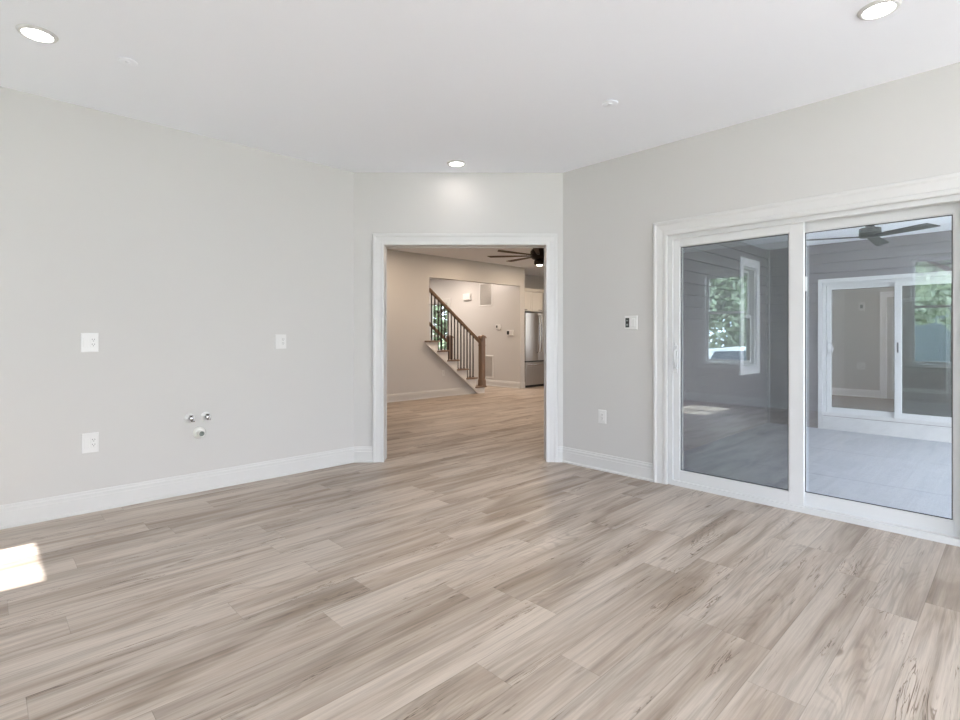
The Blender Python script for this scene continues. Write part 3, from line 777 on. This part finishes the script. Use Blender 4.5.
t = thing('door_chime', 'small white box high on the hall wall, left of the tall grille', 'chime box', (X2, 9.778 * KH, EYE + .982 * KH), 90)
MB().cbox(-.13, 0, -.078, .13, .05, .078, .006).build('cover', PLATE, t)
MB().cbox(-.12, .0, -.092, .12, .030, -.078, .002).build('base', PLATE, t)
t = thing('thermostat', 'small white thermostat with dark display on the hall wall', 'thermostat', (X2, 8.69 * KH, EYE + .206 * KH), 90)
MB().cbox(-.075, 0, -.055, .075, .022, .055, .005).build('body', PLATE, t)
MB().box(.010, .022, -.02, .058, .0228, .036).build('display', DARKSLOT, t)
t = thing('alarm_keypad', 'white keypad with dark screen, right of and lower than the thermostat', 'keypad', (X2, 8.30 * KH, EYE + .066 * KH), 90)
MB().cbox(-.105, 0, -.062, .105, .025, .062, .005).build('body', PLATE, t)
MB().box(.018, .025, -.042, .090, .0258, .042).build('display', DARKSLOT, t)
t = thing('thermostat', 'small white wall thermostat seen through the far sliding door', 'thermostat', (XF, 2.19, 1.76), 90)
MB().cbox(-.05, 0, -.085, .05, .022, .085, .005).build('body', PLATE, t)
MB().box(-.022, .022, -.03, .022, .0228, .04).build('display', SCR, t)
double_hung('window_4', 'tall window with greenery outside, behind the staircase balusters', (X2, 10.79, 0), 90, .84, .77, 2.08, 1.18, .15, True, True)

# ------------------------------------------------------------------ fridge and cabinet
fx, fy = 8.975, 7.86
t = thing('refrigerator', 'stainless steel french door refrigerator', 'refrigerator', (fx, fy, 0), 0)
FW, FH = .91, 1.72
MB().box(.004, .075, .02, FW - .004, .80, FH - .01).build('body', STEELD, t)
MB().box(.02, .05, 0, FW - .02, .10, .05).build('kick_plate', DARKSLOT, t)
def fdoor(nm, x0, x1, z0, z1):
    rings = []
    n = 8
    prof = [(x0 + (x1 - x0) * i / n, -.012 * sin(pi * i / n)) for i in range(n + 1)]
    pl = [(x, y) for x, y in prof] + [(x1, .068), (x0, .068)]
    return MB().prism(pl, z0, z1, 'z').build(nm, STEEL, t, .004, 1)
d1 = fdoor('door', .004, FW / 2 - .003, .615, FH)
d2 = fdoor('door', FW / 2 + .003, FW - .004, .615, FH)
d3 = fdoor('freezer_drawer', .004, FW - .004, .06, .585)
MB().box(.01, .005, .585, FW - .01, .03, .615).build('door_gap', DARKSLOT, t)
for dd, x in ((d1, FW / 2 - .045), (d2, FW / 2 + .045)):
    MB().tube([(x, -.01, .80), (x, -.055, .83), (x, -.068, 1.1), (x, -.070, 1.25), (x, -.068, 1.4), (x, -.055, 1.64), (x, -.01, 1.67)], .012, 10).build('handle', CHROME, dd)
MB().tube([(.10, -.008, .52), (.12, -.055, .525), (.3, -.064, .525), (.6, -.064, .525), (FW - .12, -.055, .525), (FW - .10, -.008, .52)], .012, 10).build('handle', CHROME, d3)
t = thing('wall_cabinet', 'white shaker wall cabinet above the refrigerator', 'cabinet', (fx - .01, fy + .10, 1.755), 0)
CW, CH = .76, .465
MB().box(0, .02, 0, CW, .715, CH).build('carcass', CABW, t)
for x0, x1 in ((.012, CW / 2 - .002), (CW / 2 + .002, CW - .012)):
    dr = MB().frame(x0 + .065, x1 - .065, .075, CH - .075, [(0, .016), (0, 0), (.063, 0), (.063, .016)]).box(x0 + .06, .008, .07, x1 - .06, .016, CH - .07).build('door', CABW, t)
    hx = x0 + .10 if x0 < .1 else x1 - .10
    MB().tube([(hx - .05, 0, .045), (hx - .05, -.025, .045), (hx + .05, -.025, .045), (hx + .05, 0, .045)], .006, 8).build('handle', BRONZE, dr)
MB().prism([(.02, CH), (-.01, CH), (-.035, CH + .055), (-.035, CH + .07), (.02, CH + .07)], -.0, CW + .02, 'x').build('crown', CABW, t)

# ------------------------------------------------------------------ outdoors: ground, driveway, car, trees, neighbour
GZ = -.62
struct('ground', MB().box(-60, -60, GZ - .2, 60, 60, GZ), GRASS, 'green lawn outside the windows', 'ground')
struct('reflector', MB().box(-4.55, -14, GZ, 14, YB - T - .25, GZ + .08).box(-4.55, YB - T - .25, GZ, -1.56, -.3, GZ + .08), CONC, 'pale concrete patio added behind the house to light the ceiling', 'reflector')  # unseen bright slab added to bounce sunlight up to the ceiling
struct('driveway', MB().box(-12.5, -14, GZ, -4.6, 20, GZ + .03), ASPH, 'pale driveway outside the windows', 'driveway')

t = thing('car', 'white car parked outside, mirrored in the sliding panel', 'car', (-7.6, 4.70, GZ + .03), -90)
# body: cross sections along x (local), rounded
def car_ring(x, zb, zt_, hw, top):
    return [(x, -hw, zb), (x, -hw * 1.0, zb + (zt_ - zb) * .55), (x, -hw * .93, zt_ - .03), (x, -hw * top, zt_), (x, hw * top, zt_), (x, hw * .93, zt_ - .03), (x, hw, zb + (zt_ - zb) * .55), (x, hw, zb)]
rings = [car_ring(*a) for a in ((-2.22, .42, .62, .62, .8), (-2.18, .28, .80, .78, .85), (-1.9, .22, .92, .86, .86), (-1.1, .20, .98, .89, .87), (0, .20, .99, .90, .87), (1.0, .20, .97, .89, .87), (1.3, .20, .93, .88, .86), (2.0, .22, .80, .84, .84), (2.22, .32, .66, .70, .8))]
MB().loft(rings, smooth=True).build('body', CARP, t, .02, 2)
rings = [[(x, -a, z), (x, a, z), (x, b_, z2), (x, -b_, z2)] for x, a, b_, z, z2 in ((-2.02, .76, .70, .92, .94), (-1.55, .78, .62, .94, 1.40), (-.9, .80, .62, .95, 1.47), (.1, .80, .62, .95, 1.49), (.6, .79, .61, .94, 1.40), (1.32, .76, .70, .90, .92))]
cb_ = MB().loft(rings).build('cabin', CARP, t, .03, 2)
for s in (-1, 1):
    MB().add([(-1.50, s * .775, 1.0), (-.35, s * .795, 1.0), (-.35, s * .665, 1.38), (-1.35, s * .668, 1.34)], [(0, 1, 2, 3)]).add([(-.28, s * .795, 1.0), (.95, s * .785, .99), (.45, s * .668, 1.36), (-.28, s * .665, 1.39)], [(0, 1, 2, 3)]).build('side_window', CARG, cb_)
MB().add([(1.22, -.66, .965), (1.22, .66, .965), (.68, .56, 1.385), (.68, -.56, 1.385)], [(0, 1, 2, 3)]).build('windscreen', CARG, cb_)
MB().add([(-1.98, -.66, 1.0), (-1.98, .66, 1.0), (-1.62, .56, 1.36), (-1.62, -.56, 1.36)], [(0, 1, 2, 3)]).build('rear_window', CARG, cb_)
for x in (-1.35, 1.38):
    for s in (-1, 1):
        wh = MB().lathe([(.19, -.09), (.32, -.09), (.33, -.06), (.33, .06), (.32, .09), (.19, .09)], (x, s * .80, .33), 'y', 24).build('wheel', RUBBER, t)
        MB().lathe([(.0005, -.07), (.19, -.07), (.19, .07), (.0005, .07)], (x, s * .80, .33), 'y', 16).build('hub', CHROME, wh)

def tree(label, x, y, hgt, rad, m, seed, n=2600, low=.28):
    rd = random.Random(seed)
    t = thing('tree', label, 'tree', (x, y, GZ), 0, 'trees outside')
    tr = MB().tube([(0, 0, -.1), (.05, .03, hgt * .2), (-.04, .06, hgt * .45), (.03, 0, hgt * .75)], [.17, .14, .10, .05], 10)
    for i in range(7):
        a = rd.uniform(0, 2 * pi); z = hgt * rd.uniform(max(.25, low - .05), max(.6, low + .2)); L_ = rad * rd.uniform(.5, .8)
        tr.tube([(0, 0, z), (cos(a) * L_ * .5, sin(a) * L_ * .5, z + L_ * .35), (cos(a) * L_, sin(a) * L_, z + L_ * .55)], [.06, .04, .02], 6)
    tr.build('trunk', BARK, t)
    mb = MB()
    blobs = [(rd.uniform(-.6, .6) * rad, rd.uniform(-.6, .6) * rad, hgt * rd.uniform(low, .9), rad * rd.uniform(.35, .6)) for _ in range(16)]
    for i in range(n):
        bx, by, bz, br = rd.choice(blobs)
        v = Vector((rd.gauss(0, 1), rd.gauss(0, 1), rd.gauss(0, .8))).normalized() * br * rd.uniform(.6, 1.05)
        c = Vector((bx, by, bz)) + v
        a = Vector((rd.gauss(0, 1), rd.gauss(0, 1), rd.gauss(0, 1))).normalized(); b_ = a.orthogonal().normalized()
        s = rd.uniform(.09, .17) * (1.35 if rad > 2.2 else 1)
        mb.add([c - a * s, c + b_ * s * .45, c + a * s, c - b_ * s * .45], [(0, 1, 2, 3)])
    mb.build('foliage', m, t)
    return t
tree('leafy tree beyond the parked car, mirrored in the sliding panel', -15.5, 8.2, 8.0, 2.8, LEAF, 1, 9000, .16)
tree('darker leafy tree behind the parked car to its left', -19.5, 15.5, 9.0, 3.0, LEAF2, 2, 9000, .16)
tree('leafy tree mirrored in the upper part of the fixed panel', -13.5, 2.6, 7.5, 2.5, LEAF, 3, 8000, .34)
tree('dark leafy tree beyond the driveway, right of the mirrored neighbour house', -19, -2.5, 9.0, 3.0, LEAF2, 4, 7000, .16)
tree('young tree added by the house to keep sun off the window, its leaves mirrored in the fixed panel', -4.6, .75, 6.4, 1.5, LEAF, 6, 6000, .50)  # crown placed to block the sun from the second window
tree('green tree outside the hall window behind the staircase', 12.7, 15.4, 6.5, 2.3, LEAF2, 5, 9000, .06)

t = thing('house', 'blue grey neighbour house, mirrored in the fixed panel', 'house', (-27, 3.0, GZ), 0)
MB().box(-4, -6, 0, 4, 6, 5.4).build('wall', NBR, t)
MB().prism([(-4.5, 5.3), (4.5, 5.3), (0, 8.2)], -6.5, 6.5, 'y').build('roof', ROOFM, t)
for y in (-4.2, -1.4, 1.4, 4.2):
    for z in (1.0, 3.5):
        o = MB().frame(y - .45, y + .45, z, z + 1.3, [(0, 0), (0, .06), (.1, .06), (.1, 0)]).xf(M_((4, 0, 0), -90)).build('window_frame', TRIM, t)
        MB().box(4.0, -y - .45, z, 4.02, -y + .45, z + 1.3).build('window_pane', CARG, o)
